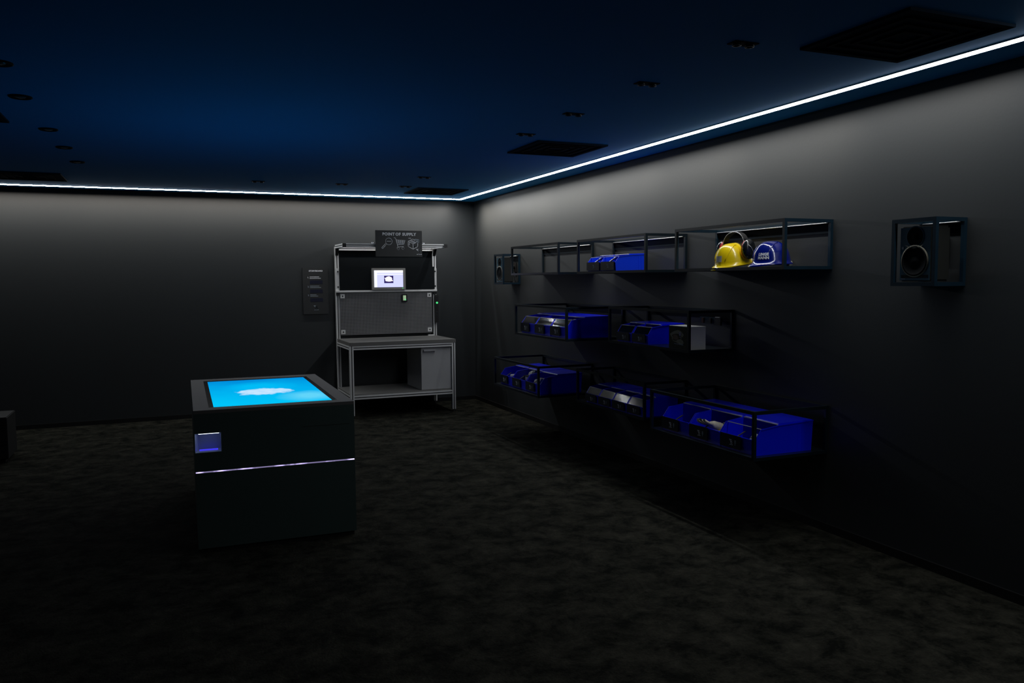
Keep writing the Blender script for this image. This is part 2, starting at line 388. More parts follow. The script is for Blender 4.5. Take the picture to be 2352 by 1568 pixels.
for x, y, lb in DL:
    t = thing('downlight', lb, 'downlight', (x, y, H), group='downlights in the left row')
    b = B(); b.lathe((0, 0, 0), (0, 0, -1), [(.058, 0), (.060, .006), (.052, .010), (.034, .004), (.030, .001)], 'downlight_ring'); b.obj('trim_ring', t)
    b = B(); b.lathe((0, 0, 0), (0, 0, -1), [(.031, .001), (.026, .006), (.012, .009), (0, .010)], 'downlight_lens', n=20); b.obj('lens', t)
SP = [(-1.386, -7.24, 'small pair of ceiling spots above the helmet shelf, nearest'), (-1.388, -6.45, 'small pair of ceiling spots, second from the nearest on the right'),
      (-1.391, -5.60, 'small pair of ceiling spots above the shelf with two small bins'), (-1.384, -4.84, 'small pair of ceiling spots just left of the halfway vent'),
      (-1.368, -2.27, 'small pair of ceiling spots above the illuminated sign of the bench'), (-1.332, -1.43, 'small pair of ceiling spots next to the vent by the corner'),
      (-2.033, -1.43, 'small pair of ceiling spots left of the bench near the back wall'), (-2.888, -1.38, 'small pair of ceiling spots farthest left near the back wall')]
for x, y, lb in SP:
    t = thing('ceiling_spot', lb, 'ceiling spot', (x, y, H), group='small ceiling spots')
    boxo('mount_plate', (-.065, -.03, -.004), (.065, .03, 0), 'downlight_ring', t)
    for sx in (-1, 1):
        b = B(); b.lathe((sx*.035, 0, 0), (0, 0, -1), [(.020, .004), (.021, .014), (.015, .015), (.009, .008), (0, .008)], 'spot_metal', n=16); b.obj('lens', t)

# ---------------------------------------------------------------- interactive table (kiosk)
K = thing('touch_table', 'dark box-shaped touch table with glowing blue cloud screen on top', 'touch table', (-3.68, -5.215, 0), math.radians(-.9))
KW, KD, KH = .936, 1.625, .855
boxo('plinth', (.02, .02, 0), (KW-.01, KD-.03, .03), 'plinth', K)
boxo('lower_body', (0.002, 0.002, .03), (KW, KD, .483), 'kiosk_body', K)
b = B()   # gap between the two halves
b.box((.003, .006, .483), (KW-.004, KD-.006, .493), 'kiosk_body'); b.obj('gap_core', K)
b = B(); b.poly([(.003, .003, .4845), (KW-.004, .003, .4845), (KW-.004, .003, .4915), (.003, .003, .4915)], 'kiosk_line')  # emissive line in the gap, broken up by noise
b.poly([(.001, .003, .4845), (.001, KD-.01, .4845), (.001, KD-.01, .4915), (.001, .003, .4915)], 'kiosk_line'); b.obj('glowing_line', K)
NX0, NX1, NZ0, NZ1, ND = .004, .150, .604, .720, .11
b = B()
b.box((0, 0, .493), (KW, KD, NZ0), 'kiosk_body'); b.box((0, 0, NZ1), (KW, KD, .835), 'kiosk_body')
b.box((NX1, 0, NZ0), (KW, KD, NZ1), 'kiosk_body'); b.box((0, ND, NZ0), (NX1, KD, NZ1), 'kiosk_body')
b.box((0, 0, NZ0), (NX0, ND, NZ1), 'kiosk_body')
b.obj('upper_body', K)
nb = B(); nb.box((NX0, ND-.004, NZ0), (NX1, ND, NZ1), 'niche_back'); nb.box((NX1-.003, .0, NZ0), (NX1, ND-.004, NZ1), 'niche_back')
nb.prism([(NX0, .0005), (NX0+.019, ND-.004), (NX0, ND-.004)], 'z', NZ0, NZ1, 'niche_satin'); nb.box((NX0, .0, NZ0), (NX1-.003, ND-.004, NZ0+.003), 'niche_satin')
nb.box((NX0, 0, NZ1-.003), (NX1-.003, ND-.004, NZ1), 'niche_satin')
nb = nb.obj('niche_lining', K); nb['label'] = 'satin lining of the small lit niche'
boxo('niche_lamp', (NX0+.024, ND*.45, NZ0+.003), (NX1-.018, ND-.02, NZ0+.005), 'niche_blue', K)
boxo('niche_ceiling_lamp', (NX0+.02, .008, NZ1-.006), (NX1-.012, .016, NZ1-.003), 'niche_top', K)
b = B()   # top frame around the screen
SX0, SX1, SY0, SY1 = .116, .820, .112, 1.452
BX0, BX1, BY0, BY1 = .088, .850, .098, 1.500
for a, c in (((0, 0), (KW, BY0)), ((0, BY1), (KW, KD)), ((0, BY0), (BX0, BY1)), ((BX1, BY0), (KW, BY1))): b.box((*a, .835), (*c, KH), 'kiosk_top')
b.obj('top_frame', K)
b = B()
for a, c in (((BX0, BY0), (BX1, SY0)), ((BX0, SY1), (BX1, BY1)), ((BX0, SY0), (SX0, SY1)), ((SX1, SY0), (BX1, SY1))): b.box((*a, .835), (*c, KH-.001), 'screen_bezel')
b.obj('bezel', K)
boxo('screen', (SX0, SY0, .835), (SX1, SY1, KH-.001), 'table_picture', K)
boxo('front_seam', (.62, -.0012, .7155), (KW-.03, 0, .717), 'plinth', K)

# dark block at far left
t = thing('dark_block', 'low black block cut by the left edge of the photo', 'block', (-5.165, -1.85, 0))
boxo('body', (-1.4, 0, .03), (0, .45, .41), 'dark_box', t, bevel=.006)
boxo('base', (-1.36, .03, 0), (-.03, .42, .03), 'plinth', t)

# ---------------------------------------------------------------- workbench
def alu(name, axis, a, c, size, parent, cap=None):
    """slotted aluminium profile from a along axis; a = centre start, c = end coordinate"""
    s = size/2; g = size*.11; dp = size*.24
    pts = []; sm = []
    corners = [(-s, -s), (s, -s), (s, s), (-s, s)]
    for i in range(4):
        p = Vector(corners[i]); q = Vector(corners[(i+1) % 4]); d = (q-p).normalized(); nrm = Vector((d.y, -d.x)); mid = (p+q)/2
        seq = [p, mid-d*g, mid-d*g-nrm*dp, mid+d*g-nrm*dp, mid+d*g]
        pts += [(v.x, v.y) for v in seq]; sm += [None, 'slot_black', 'slot_black', 'slot_black', None]  # groove faces black: shade of the recess put into the colour
    bd = B(); ax = {'x': 0, 'y': 1, 'z': 2}[axis]
    off = [a[i] for i in range(3) if i != ax]
    bd.prism([(u+off[0], v+off[1]) for u, v in pts], axis, a[ax], c, 'aluminium', sm)
    return bd.obj(name, parent)
WB = thing('workbench', 'aluminium-profile workbench with tall superstructure standing by the back wall', 'workbench', (0, 0, 0))
XL, XR, YF, YB = -1.852, -.604, -.845, -.09
TZ0, TZ1 = .848, .890
boxo('tabletop', (-1.872, -.872, TZ0), (-.575, -.115, TZ1), 'table_grey', WB, bevel=.002)
for x in (XL, XR):
    for y in (YF, YB):
        l = alu('leg', 'z', (x, y, .03), TZ0, .045, WB)
        b = B(); b.cyl((x, y, .012), (x, y, .032), .006, 'chrome', 10); b.cyl((x, y, 0), (x, y, .012), .022, 'cap_black', 16, r2=.014); b.obj('levelling_foot', l)
for y in (YF, YB):
    alu('rail', 'x', (XL+.0226, y, TZ0-.0226), XR-.0226, .045, WB)
    alu('rail', 'x', (XL+.0226, y, .2425), XR-.0226, .045, WB)
for x in (XL, XR):
    alu('rail', 'y', (x, YF+.0226, TZ0-.0226), YB-.0226, .045, WB)
    alu('rail', 'y', (x, YF+.0226, .2425), YB-.0226, .045, WB)
boxo('bottom_shelf', (XL-.02, YF+.0, .266), (XR+.02, YB+.02, .280), 'shelf_grey', WB)
YP = -.062
for x, zt in ((XL+.004, 2.03), (XR+.016, 2.03)):
    alu('upright', 'z', (x, YP+.0, .40), zt-.0, .045, WB)
PX0, PX1 = XL+.004, XR+.016
TY = -.56
for x in (PX0, PX1):
    a = alu('top_arm', 'y', (x, YP-.0226, 2.030), TY, .042, WB)
    boxo('end_cap', (x-.021, TY-.012, 2.009), (x+.021, TY, 2.051), 'cap_black', a)
    B().prism([(YP-.0226, 2.008), (YP-.085, 2.008), (YP-.0226, 1.92)], 'x', x-.018, x+.018, 'cap_black').obj('bracket', WB)
alu('top_rail', 'x', (PX0+.021, TY+.040, 2.033), PX1-.021, .042, WB)
alu('top_rail', 'x', (PX0+.0226, YP, 2.008), PX1-.0226, .045, WB)
for x in (-1.50, -.86):
    B().cyl((x, TY+.040, 2.054), (x, TY+.040, 2.066), .014, 'chrome', 12).obj('bolt', WB)
boxo('top_strip', (PX0+.05, TY+.1, 2.015), (PX1-.05, TY+.30, 2.030), 'wood_edge', WB)  # plain grey board behind the top rail
boxo('back_panel', (PX0+.024, YP+.004, 1.782), (PX1-.024, YP+.016, 1.985), 'panel_dark', WB)
boxo('monitor_panel', (PX0+.030, YP-.045, 1.492), (PX1-.006, YP-.030, 1.784), 'panel_dark', WB)
for x in (PX0, PX1):
    s = boxo('side_plate', (x-.021, YP-.030, 1.488), (x+.026 if x > -1 else x+.022, YP-.024, 1.762), 'aluminium', WB)
    for z in (1.532, 1.722): B().cyl((x+.006, YP-.031, z), (x+.006, YP-.036, z), .010, 'cap_black', 12).obj('bolt', s)
boxo('shelf_rail', (PX0-.024, YP-.052, 1.464), (PX1+.024, YP-.022, 1.4875), 'aluminium', WB, bevel=.002)
for x in (PX0, PX1): boxo('bracket', (x-.02, YP-.045, 1.428), (x+.02, YP-.0235, 1.463), 'cap_black', WB)
# perforated panel: a real lattice over a dark backing
pb = B(); px0, px1, pz0, pz1 = PX0+.026, PX1-.050, .935, 1.447; yy = YP-.040
nx, nz_ = 64, 28; sw = .0056
for i in range(nx+1):
    x = px0+(px1-px0)*i/nx; pb.box((x-sw/2, yy, pz0), (x+sw/2, yy+.0012, pz1), 'mesh_steel')
for j in range(nz_+1):
    z = pz0+(pz1-pz0)*j/nz_; pb.box((px0, yy-.0002, z-sw/2), (px1, yy+.0010, z+sw/2), 'mesh_steel')
pp = pb.obj('perforated_panel', WB); pp['label'] = 'perforated grey metal panel'
boxo('panel_backing', (px0, yy+.010, pz0), (px1, yy+.013, pz1), 'backing_black', WB)
for x in (px0+.03, px1-.03):
    for z in (pz0+.035, pz1-.03):
        q = boxo('corner_plate', (x-.026, yy-.006, z-.026), (x+.026, yy-.001, z+.026), 'aluminium', WB)
        B().cyl((x, yy-.006, z), (x, yy-.011, z), .009, 'cap_black', 12).obj('bolt', q)
boxo('post_foot_plate', (PX1-.105, YP-.07, TZ1+.001), (PX1-.030, YP-.035, TZ1+.012), 'aluminium', WB)

# cabinet under the bench
CB = thing('cabinet', 'grey door cabinet hanging under the right end of the workbench', 'cabinet', (0, 0, 0))
cx0, cx1 = -1.006, XR-.024
b = B(); b.box((cx0, YF+.03, .281), (cx0+.016, -.20, .800), 'cabinet_grey'); b.box((cx1-.016, YF+.03, .281), (cx1, -.20, .800), 'cabinet_grey')
b.box((cx0+.016, YF+.03, .784), (cx1-.016, -.20, .800), 'cabinet_grey'); b.box((cx0+.016, YF+.03, .281), (cx1-.016, -.20, .297), 'cabinet_grey'); b.box((cx0+.016, -.216, .297), (cx1-.016, -.20, .784), 'cabinet_grey')
b.obj('body', CB)
dr = boxo('door', (cx0+.001, YF+.012, .283), (cx1-.001, YF+.028, .799), 'cabinet_grey', CB, bevel=.0015)
hb = B(); hz = .764
hb.box((cx0+.026, YF-.022, hz-.009), (cx0+.176, YF-.010, hz+.009), 'handle_grey'); hb.box((cx0+.026, YF-.010, hz-.009), (cx0+.036, YF+.012, hz+.009), 'handle_grey'); hb.box((cx0+.166, YF-.010, hz-.009), (cx0+.176, YF+.012, hz+.009), 'handle_grey')
hb.obj('handle', dr)

# monitor
MN = thing('monitor', 'small silver-framed monitor showing a bright white page on the bench shelf rail', 'monitor', (0, 0, 0))
mx0, mx1, mz0, mz1 = -1.425, -.992, 1.492, 1.764; my = YP-.050
boxo('casing', (mx0, my-.035, mz0), (mx1, my, mz1), 'monitor_silver', MN, bevel=.003)
boxo('screen', (mx0+.026, my-.0375, mz0+.032), (mx1-.034, my-.0352, mz1-.028), 'monitor_picture', MN)
boxo('power_light', (mx1-.044, my-.0375, mz0+.014), (mx1-.034, my-.0352, mz0+.023), 'led_green', MN)
# pick display on the perforated panel
PD = thing('wall_display', 'small black device with lit display clipped to the perforated panel', 'display', (-1.003, yy-.001, 1.383))
boxo('casing', (-.036, -.022, -.050), (.036, -.001, .048), 'cap_black', PD, bevel=.003)
boxo('screen', (-.020, -.0238, -.030), (.018, -.022, .034), 'display_green', PD)
boxo('indicator', (.004, -.0252, -.028), (.018, -.0238, -.014), 'led_green', PD)
# power strip
PS = thing('power_strip', 'black vertical power strip with green light on the right bench upright', 'power strip', (PX1+.014, YP-.0226, 1.06))
boxo('casing', (-.022, -.045, 0), (.022, 0, .355), 'cap_black', PS, bevel=.003)
for z in (.035, .075): B().cyl((0, -.045, z+.06), (0, -.048, z+.06), .006, 'chrome', 10).obj('screw', PS)
for z in (.30, .34): B().cyl((0, -.045, z), (0, -.048, z), .006, 'chrome', 10).obj('screw', PS)
B().cyl((0, -.045, .255), (0, -.055, .255), .013, 'led_green', 14).obj('indicator', PS)

# hanging sign
SG = thing('hanging_sign', 'dark sign reading POINT OF SUPPLY with three icons on the bench top rail', 'sign', (-1.184, TY-.02, 2.053))
boxo('board', (-.293, 0, -.157), (.288, .006, .158), 'sign_dark', SG, bevel=.001)
for x in (-.15, .15): boxo('hook', (x-.01, .006, -.03), (x+.01, .045, .005), 'cap_black', SG)
for wd_, x_ in (('POINT', -.131), ('OF', -.013), ('SUPPLY', .125)): text_mesh('lettering', wd_, .047, 'print_white', SG, (x_, -.0008, .112), (PI/2, 0, 0), bold=.0022, space=1.13)
fn = lambda u, v, d: (u, -d, v)
b = B()
strokes(b, [circ(-.128, .026, .041, 20), [(-.152, .027), (-.104, .027)], [(-.156, -.006), (-.168, -.020)],
            [(-.160, -.012), (-.206, -.062), (-.218, -.052), (-.172, -.002), (-.160, -.012)]], .0055, fn, 'print_white'); b.obj('magnifier_icon', SG)
b = B()
strokes(b, [[(-.062, .072), (-.045, .066), (-.016, -.040), (.052, -.036)], [(-.034, .044), (.074, .038), (.055, -.008), (-.024, -.012)], [(-.031, .028), (.069, .024)], [(-.027, .010), (.062, .008)],
            [(-.008, .042), (.0, -.012)], [(.018, .041), (.020, -.010)], [(.044, .040), (.038, -.010)], circ(-.012, -.060, .014, 12), circ(.046, -.056, .014, 12), [(-.016, -.040), (-.030, -.052)]], .0055, fn, 'print_white'); b.obj('cart_icon', SG)
b = B()
strokes(b, [[(.112, .030), (.170, .058), (.232, .022), (.232, -.034), (.172, -.066), (.112, -.032), (.112, .030), (.172, .0), (.232, .022)], [(.172, 0), (.172, -.066)],
            [(.130, .038), (.190, .010)], [(.146, .046), (.206, .016)], [(.118, .068), (.146, .068)], [(.128, .022), (.128, -.016)]], .0055, fn, 'print_white')
strokes(b, [[(.196, .054), (.250, .050), (.248, .016), (.208, .018)], [(.200, .036), (.250, .034)], circ(.192, -.034, .007, 8)], .008, fn, 'print_dim'); b.obj('parcel_icon', SG)
b = B(); emblem(b, .247, -.094, .062, fn, 'print_white'); b.obj('emblem', SG)

# board on the wall
WS = thing('wall_board', 'dark upright notice board with white lines on the back wall left of the bench', 'board', (-2.105, -.018, 1.486))
boxo('panel', (-.155, 0, -.288), (.155, .018, .288), 'sign_dark', WS, bevel=.001)
text_mesh('heading', 'STORYBOARD', .026, 'print_white', WS, (0.006, -.0008, .246), (PI/2, 0, 0), bold=.0008)
for i, z in enumerate((.165, .052, -.055)):
    text_mesh('number', '%d.' % (i+1), .026, 'print_white' if i == 0 else 'print_dim', WS, (-.088, -.0008, z), (PI/2, 0, 0), bold=.0006)
    b = B(); L = (.128, .128, .09)[i]
    strokes(b, [[(-.066, z+.008), (-.066+L-.02, z+.008)], [(-.066, z-.009), (-.066+L, z-.009)]], .0062, fn, 'print_white' if i == 0 else 'print_dim'); b.obj('print_lines', WS)
    boxo('blue_field', (-.068, -.0012, z-.078), (.085, 0, z-.034), 'sign_blue', WS)
b = B(); emblem(b, .0, -.205, .052, fn, 'print_dim'); b.obj('emblem', WS)

# ---------------------------------------------------------------- wall cages
BAR = .020
def cage(name, label, cat, y0, z0, wd, ht, dp, group=None, bottom=True, plate=.062, matn='black_steel', lip=True):
    """y0 = far (larger y) edge, runs to y0-wd; wall at x=0"""
    t = thing(name, label, cat, (0, y0, z0), 0, group); s = BAR
    for x in (-dp, -s):
        for y in (-s, -wd): boxo('post', (x, y, 0), (x+s, y+s, ht), matn, t)
    for x in (-dp, -s):
        for z in (0, ht-s): boxo('rail', (x, -wd+s, z), (x+s, -s, z+s), matn, t)
    for y in (-s, -wd):
        for z in (0, ht-s): boxo('rail', (-dp+s, y, z), (-s, y+s, z+s), matn, t)
    if bottom: boxo('shelf_panel', (-dp+s*.5, -wd+s*.5, s-.006), (-s*.5, -s*.5, s-.001), matn, t)
    if plate:
        pz = ht-s-.002
        boxo('plate_and_shade', (-.007, -wd+s+.002, pz-plate), (-.001, -s-.002, pz), 'plate_navy', t)  # dark sheet for the plate and the rail's shadow together
        if lip: B().cyl((-.0225, -wd+s+.002, pz+.001), (-.0225, -s-.002, pz+.001), .0032, 'lip_steel', 10).obj('highlight_rod', t)  # thin bright rod added to draw a highlight under the rear rail
    return t
G = 'black wall shelf frames'
CW, CH = 1.146, .302
cage('shelf_frame', 'empty black box frame shelf at the top left of the wall, beside the far speaker', 'shelf frame', -2.175, 1.653, CW, CH, .385, G)
cage('shelf_frame', 'black box frame shelf in the middle of the top row, holding two small blue bins', 'shelf frame', -3.706, 1.652, CW, CH, .385, G)
cage('shelf_frame', 'black box frame shelf at the right of the top row, holding the helmets', 'shelf frame', -5.235, 1.652, CW, CH+.004, .378, G, matn='blue_lit_steel')
cage('shelf_frame', 'deep black box frame shelf at the left of the middle row with three bins', 'shelf frame', -2.745, 1.058, CW, CH, .588, G, plate=.05, lip=False)
cage('shelf_frame', 'black box frame shelf at the right of the middle row, carton inside', 'shelf frame', -4.293, 1.072, CW, CH, .395, G, plate=.05, lip=False)
cage('shelf_frame', 'deep black box frame shelf at the left of the bottom row', 'shelf frame', -2.165, .480, CW-.012, CH, .590, G, plate=0)
cage('shelf_frame', 'black box frame shelf in the middle of the bottom row with four narrow bins', 'shelf frame', -3.715, .494, CW, CH, .398, G, plate=0)
cage('shelf_frame', 'deep black box frame shelf at the right of the bottom row, largest bins inside', 'shelf frame', -5.228, .498, CW, CH, .578, G, plate=0)
# small hooks under the rail of the middle right frame
t = thing('hook_rail', 'small dark wall hooks inside the right frame of the middle row', 'hooks', (-.037, -5.2, 1.30))
boxo('rail', (-.004, -.16, -.012), (0, .12, .012), 'blue_lit_steel', t)
for y in (.07, -.02): boxo('hook', (-.016, y-.012, -.035), (-.004, y+.012, .005), 'hook_brown' if y > 0 else 'cap_black', t)
boxo('socket', (-.018, -.15, -.045), (-.004, -.08, .012), 'cap_black', t); boxo('socket_edge', (-.020, -.14, .0125), (-.006, -.09, .0165), 'lip_steel', t)

# ---------------------------------------------------------------- bins
def make_bin(wd, dp, ht, lip, back_dx, small=False, matn='bin_blue', plate_w=.62, clipm='clip_olive', window=True, bar2=True):
    """origin: bottom front centre; front faces -x"""
    root = bpy.data.objects.new('storage_bin', None); C.objects.link(root); root.empty_display_size = .05
    hw = wd/2; th = .004; s1 = dp*.10; zt1 = ht*.84
    prof = [(0, 0), (-.006, lip), (s1, zt1), (back_dx, ht*.93), (back_dx+.01, ht*.965), (dp, ht), (dp-.012, 0)]
    b = B()
    for sg in (-1, 1):
        y0, y1 = (sg*hw, sg*(hw-th)); b.prism(prof, 'y', min(y0, y1), max(y0, y1), matn)
    b.box((0.001, -hw+th, .0), (dp-.013, hw-th, th), matn)
    b.prism([(-.006, lip), (-.002, lip), (.004, th), (0, th)], 'y', -hw+th, hw-th, matn)
    b.prism([(dp-.018, th), (dp-.012, th), (dp-.001, ht-.002), (dp-.006, ht-.002)], 'y', -hw+th, hw-th, matn)
    b.box((-.012, -hw+.002, lip-.004), (0.000, hw-.002, lip+.004), matn)     # folded front lip
    for sg in (-1, 1):   # side rim
        y0, y1 = sg*hw, sg*(hw+.005)
        b.prism([(s1, zt1-.006), (s1, zt1), (back_dx, ht*.93), (dp, ht), (dp, ht-.006), (back_dx, ht*.93-.006)], 'y', min(y0, y1), max(y0, y1), matn)
        for q in (.72, .80):   # stiffening ribs on the side
            b.box((dp*q, min(y0, sg*(hw+.002)), .008), (dp*q+.004, max(y0, sg*(hw+.002)), ht*.90), matn)
    b.obj('body', root)
    lb = B(); lb.prism([(back_dx, ht*.93), (back_dx, ht*.93+.003), (back_dx+.01, ht*.965+.003), (dp-.004, ht+.002), (dp-.004, ht-.001), (back_dx+.01, ht*.965)], 'y', -hw+th, hw-th, matn); lb.obj('lid', root)
    B().cyl((back_dx-.002, -hw+th, ht*.93+.003), (back_dx-.002, hw-th, ht*.93+.003), .0036, 'lip_steel' if small else 'sticker', 8).obj('lid_edge', root)  # pale bar colour stands for the light line's reflection on the edge
    if window:
        wbm = B(); wbm.prism([(-.001, lip+.005), (-.0002, lip+.005), (s1+.0008, zt1-.002), (s1, zt1-.002)], 'y', -hw+th+.001, hw-th-.001, 'clear_plastic'); wbm.obj('window', root)
    if bar2:
        B().cyl((s1+.002, -hw+th, zt1), (s1+.002, hw-th, zt1), .0026, 'sticker', 8).obj('window_bar', root)
    pw = hw*2*plate_w; py1 = hw-.004; py0 = py1-pw
    lp = B(); lp.box((-.0165, py0, .006 if small else lip*.16), (-.0125, py1, lip+.006), 'plate_black'); lp = lp.obj('label_plate', root)
    mk = B(); f2 = lambda u, v, d: (-.0166-d, u, v)
    sc = lip*.34; yc = py1-pw*.56; zc = lip*.58
    flip = lambda u, v, d: f2(2*yc-u, v, d)
    emblem(mk, yc, zc, sc, flip, 'print_white')
    strokes(mk, [circ(yc-sc*1.25, zc+.28*sc, .13*sc, 8), [(yc-sc*1.25, zc+.1*sc), (yc-sc*1.25, zc-.45*sc)], [(yc-sc*1.42, zc-.05*sc), (yc-sc*1.08, zc-.05*sc)]], sc*.17, f2, 'print_dim')
    mk = mk.obj('plate_marks', lp); mk['kind'] = 'stuff'
    CL = 1.5 if small else .8; cb = B(); cb.prism([(.0, lip+.002), (.010, lip+.002), (s1*CL+.012, lip+(zt1-lip)*CL*.62), (s1*CL+.002, lip+(zt1-lip)*CL*.62)], 'y', -.010, .000, clipm)
    if small: cb.prism([(.002, lip+.002), (.016, lip+.002), (s1*1.5+.018, zt1*.86), (s1*1.5+.008, zt1*.93)], 'y', -.014, -.010, 'cap_black')
    for v in cb.bm.verts: v.co.y -= (v.co.z-lip)*.75 - .012
    cb.obj('clip', root)
    return root
big = make_bin(.326, .450, .192, .094, .175, window=False, bar2=False)
deep = make_bin(.326, .4495, .192, .094, .175)
med = make_bin(.238, .300, .142, .072, .125, small=True, matn='bin_blue_small', clipm='rod_white', plate_w=.94, bar2=True, window=False)
nar = make_bin(.224, .330, .158, .074, .120, matn='bin_blue', plate_w=.86)
def put_bin(proto, x, y, z, label, group, used=set()):
    o = copy_tree(proto) if proto.name in used else proto
    used.add(proto.name)
    o.location = (x, y, z); tag(o, label, 'storage bin', group); return o
gb = 'blue storage bins'
zf = BAR
xs = {}
BINS = {}
for i, (y, lb) in enumerate(zip((-5.492, -5.828, -6.166), ('large blue bin at the left of the bottom right frame, nothing light inside', 'large blue bin in the middle of the bottom right frame, cream gloves inside', 'large blue bin nearest the camera in the bottom right frame, front corner post before it'))):
    BINS['H%d' % i] = put_bin(big, -.530, y, .498+zf, lb, gb)
B().cyl((.047, -.159, .1612), (.047, .159, .1612), .0028, 'sticker', 8).obj('window_bar', BINS['H2'])
for i, (y, lb) in enumerate(zip((-2.952, -3.292, -3.634), ('large blue bin at the left of the deep middle-row frame', 'large blue bin second in the deep middle-row frame', 'large blue bin at the right of the deep middle-row frame, shiny foil behind its window'))):
    BINS['D%d' % i] = put_bin(deep, -.530, y, 1.058+zf, lb, gb)
for i, (y, lb) in enumerate(zip((-2.385, -2.725, -3.065), ('large blue bin at the left of the bottom left frame, a pale roll inside', 'large blue bin in the middle of the bottom left frame, printed packet inside', 'large blue bin at the right of the bottom left frame, behind the corner post'))):
    BINS['F%d' % i] = put_bin(big, -.530, y, .480+zf, lb, gb)
for i, (y, lb) in enumerate(zip((-4.005, -4.254), ('small bright blue bin at the left in the top middle frame', 'small bright blue bin at the right in the top middle frame, side lit'))):
    BINS['B%d' % i] = put_bin(med, -.368, y, 1.652+zf, lb, gb)
for i, (y, lb) in enumerate(zip((-4.525, -4.767), ('small blue bin at the left in the middle right frame, pale bag inside', 'small blue bin next to the olive carton in the middle right frame'))):
    BINS['E%d' % i] = put_bin(nar, -.372, y, 1.072+zf, lb, gb)
for i, (y, lb) in enumerate(zip((-3.988, -4.226, -4.463, -4.701), ('narrow blue bin farthest left of four in the bottom middle frame', 'second narrow blue bin from the left in the bottom middle frame', 'third narrow blue bin from the left in the bottom middle frame', 'narrow blue bin at the right end of four in the bottom middle frame'))):
    BINS['G%d' % i] = put_bin(nar, -.378, y, .494+zf, lb, gb)

# ---------------------------------------------------------------- things in the bins
def crumple(name, label, cat, loc, size, m, seed=0, amp=.25, sub=3):
    bm = bmesh.new(); bmesh.ops.create_icosphere(bm, subdivisions=sub, radius=1)
    for v in bm.verts:
        n_ = noise.noise(v.co*1.6+Vector((seed*3.1, 0, 0))) + .6*noise.noise(v.co*3.7+Vector((0, seed*5.3, 0)))
        v.co *= 1+amp*n_
        v.co = Vector((v.co.x*size[0], v.co.y*size[1], max(v.co.z, -.75)*size[2]))
    mz = min(v.co.z for v in bm.verts)
    for v in bm.verts: v.co.z -= mz
    me = bpy.data.meshes.new(name); bm.to_mesh(me); bm.free(); me.materials.append(MAT[m])
    o = bpy.data.objects.new(name, me); C.objects.link(o); o.location = loc; return tag(o, label, cat)
def glove(loc, rot, label, m='glove_cream', scale=1.0, curl=.25):
    t = thing('work_glove', label, 'glove', loc); t.rotation_euler = rot; t.scale = (scale,)*3
    me = bpy.data.meshes.new('hand'); bm = bmesh.new(); rad = []
    def V(p, r): v = bm.verts.new(p); rad.append(r); return v
    w0 = V((0, 0, 0), .036); w1 = V((.04, 0, .0), .036); w2 = V((.085, 0, .004), .042)
    bm.edges.new((w0, w1)); bm.edges.new((w1, w2))
    for y, L, a in ((-.034, .060, -.16), (-.012, .076, -.04), (.012, .080, .06), (.034, .068, .16)):
        p0 = V((.088, y*.8, .004), .016); bm.edges.new((w2, p0)); prev = p0
        for k in (1, 2, 3):
            q = V((.088+math.cos(a)*L*k/3+.008, y+math.sin(a)*L*k/3, .004+curl*L*(k/3)**2), .0125-.001*k); bm.edges.new((prev, q)); prev = q
    p0 = V((.035, -.045, .006), .017); p1 = V((.065, -.072, .014), .014); p2 = V((.09, -.085, .022), .012)
    bm.edges.new((w1, p0)); bm.edges.new((p0, p1)); bm.edges.new((p1, p2))
    bm.verts.index_update(); bm.to_mesh(me); bm.free()
    o = bpy.data.objects.new('hand', me); C.objects.link(o)
    sk = o.modifiers.new('s', 'SKIN'); 
    for i, sv in enumerate(me.skin_vertices[0].data): sv.radius = (rad[i], rad[i]*.75); sv.use_root = (i == 1)
    ss = o.modifiers.new('d', 'SUBSURF'); ss.levels = 1; ss.render_levels = 1
    m2 = bpy.data.meshes.new_from_object(o.evaluated_get(bpy.context.evaluated_depsgraph_get())); bpy.data.objects.remove(o)
    for p in m2.polygons: p.use_smooth = True
    m2.materials.clear(); m2.materials.append(MAT[m]); h = bpy.data.objects.new('hand', m2); C.objects.link(h); h.parent = t
    b = B(); b.lathe((-.045, 0, 0), (1, 0, 0), [(.030, 0), (.040, .0), (.041, .02), (.036, .05), (.033, .05)], m); c = b.obj('cuff', t); c.scale = (1, 1, .75)
    b = B(); b.lathe((-.047, 0, 0), (1, 0, 0), [(.039, 0), (.0425, .0), (.0425, .012), (.039, .012)], 'glove_trim'); c = b.obj('cuff_trim', t); c.scale = (1, 1, .75)
    return t
# bin H1 : cream gloves
hz0 = .498+zf+.006
glove((-.40, -5.86, hz0+.085), (math.radians(10), math.radians(-12), math.radians(170)), 'cream knitted work glove with yellow cuff trim lying in the middle large bin', scale=1.15)
glove((-.42, -5.87, hz0+.045), (math.radians(175), math.radians(8), math.radians(60)), 'second cream work glove under the first in the middle large bin', scale=1.15)
crumple('cloth_bundle', 'cream cloth bundle under the gloves in the middle large bin', 'cloth', (-.40, -5.87, hz0), (.085, .085, .045), 'glove_cream', 3)
crumple('cloth_bundle', 'white cloth bundle showing at the lip of the nearest large bin', 'cloth', (-.455, -6.255, hz0), (.055, .055, .062), 'cloth_white', 5)
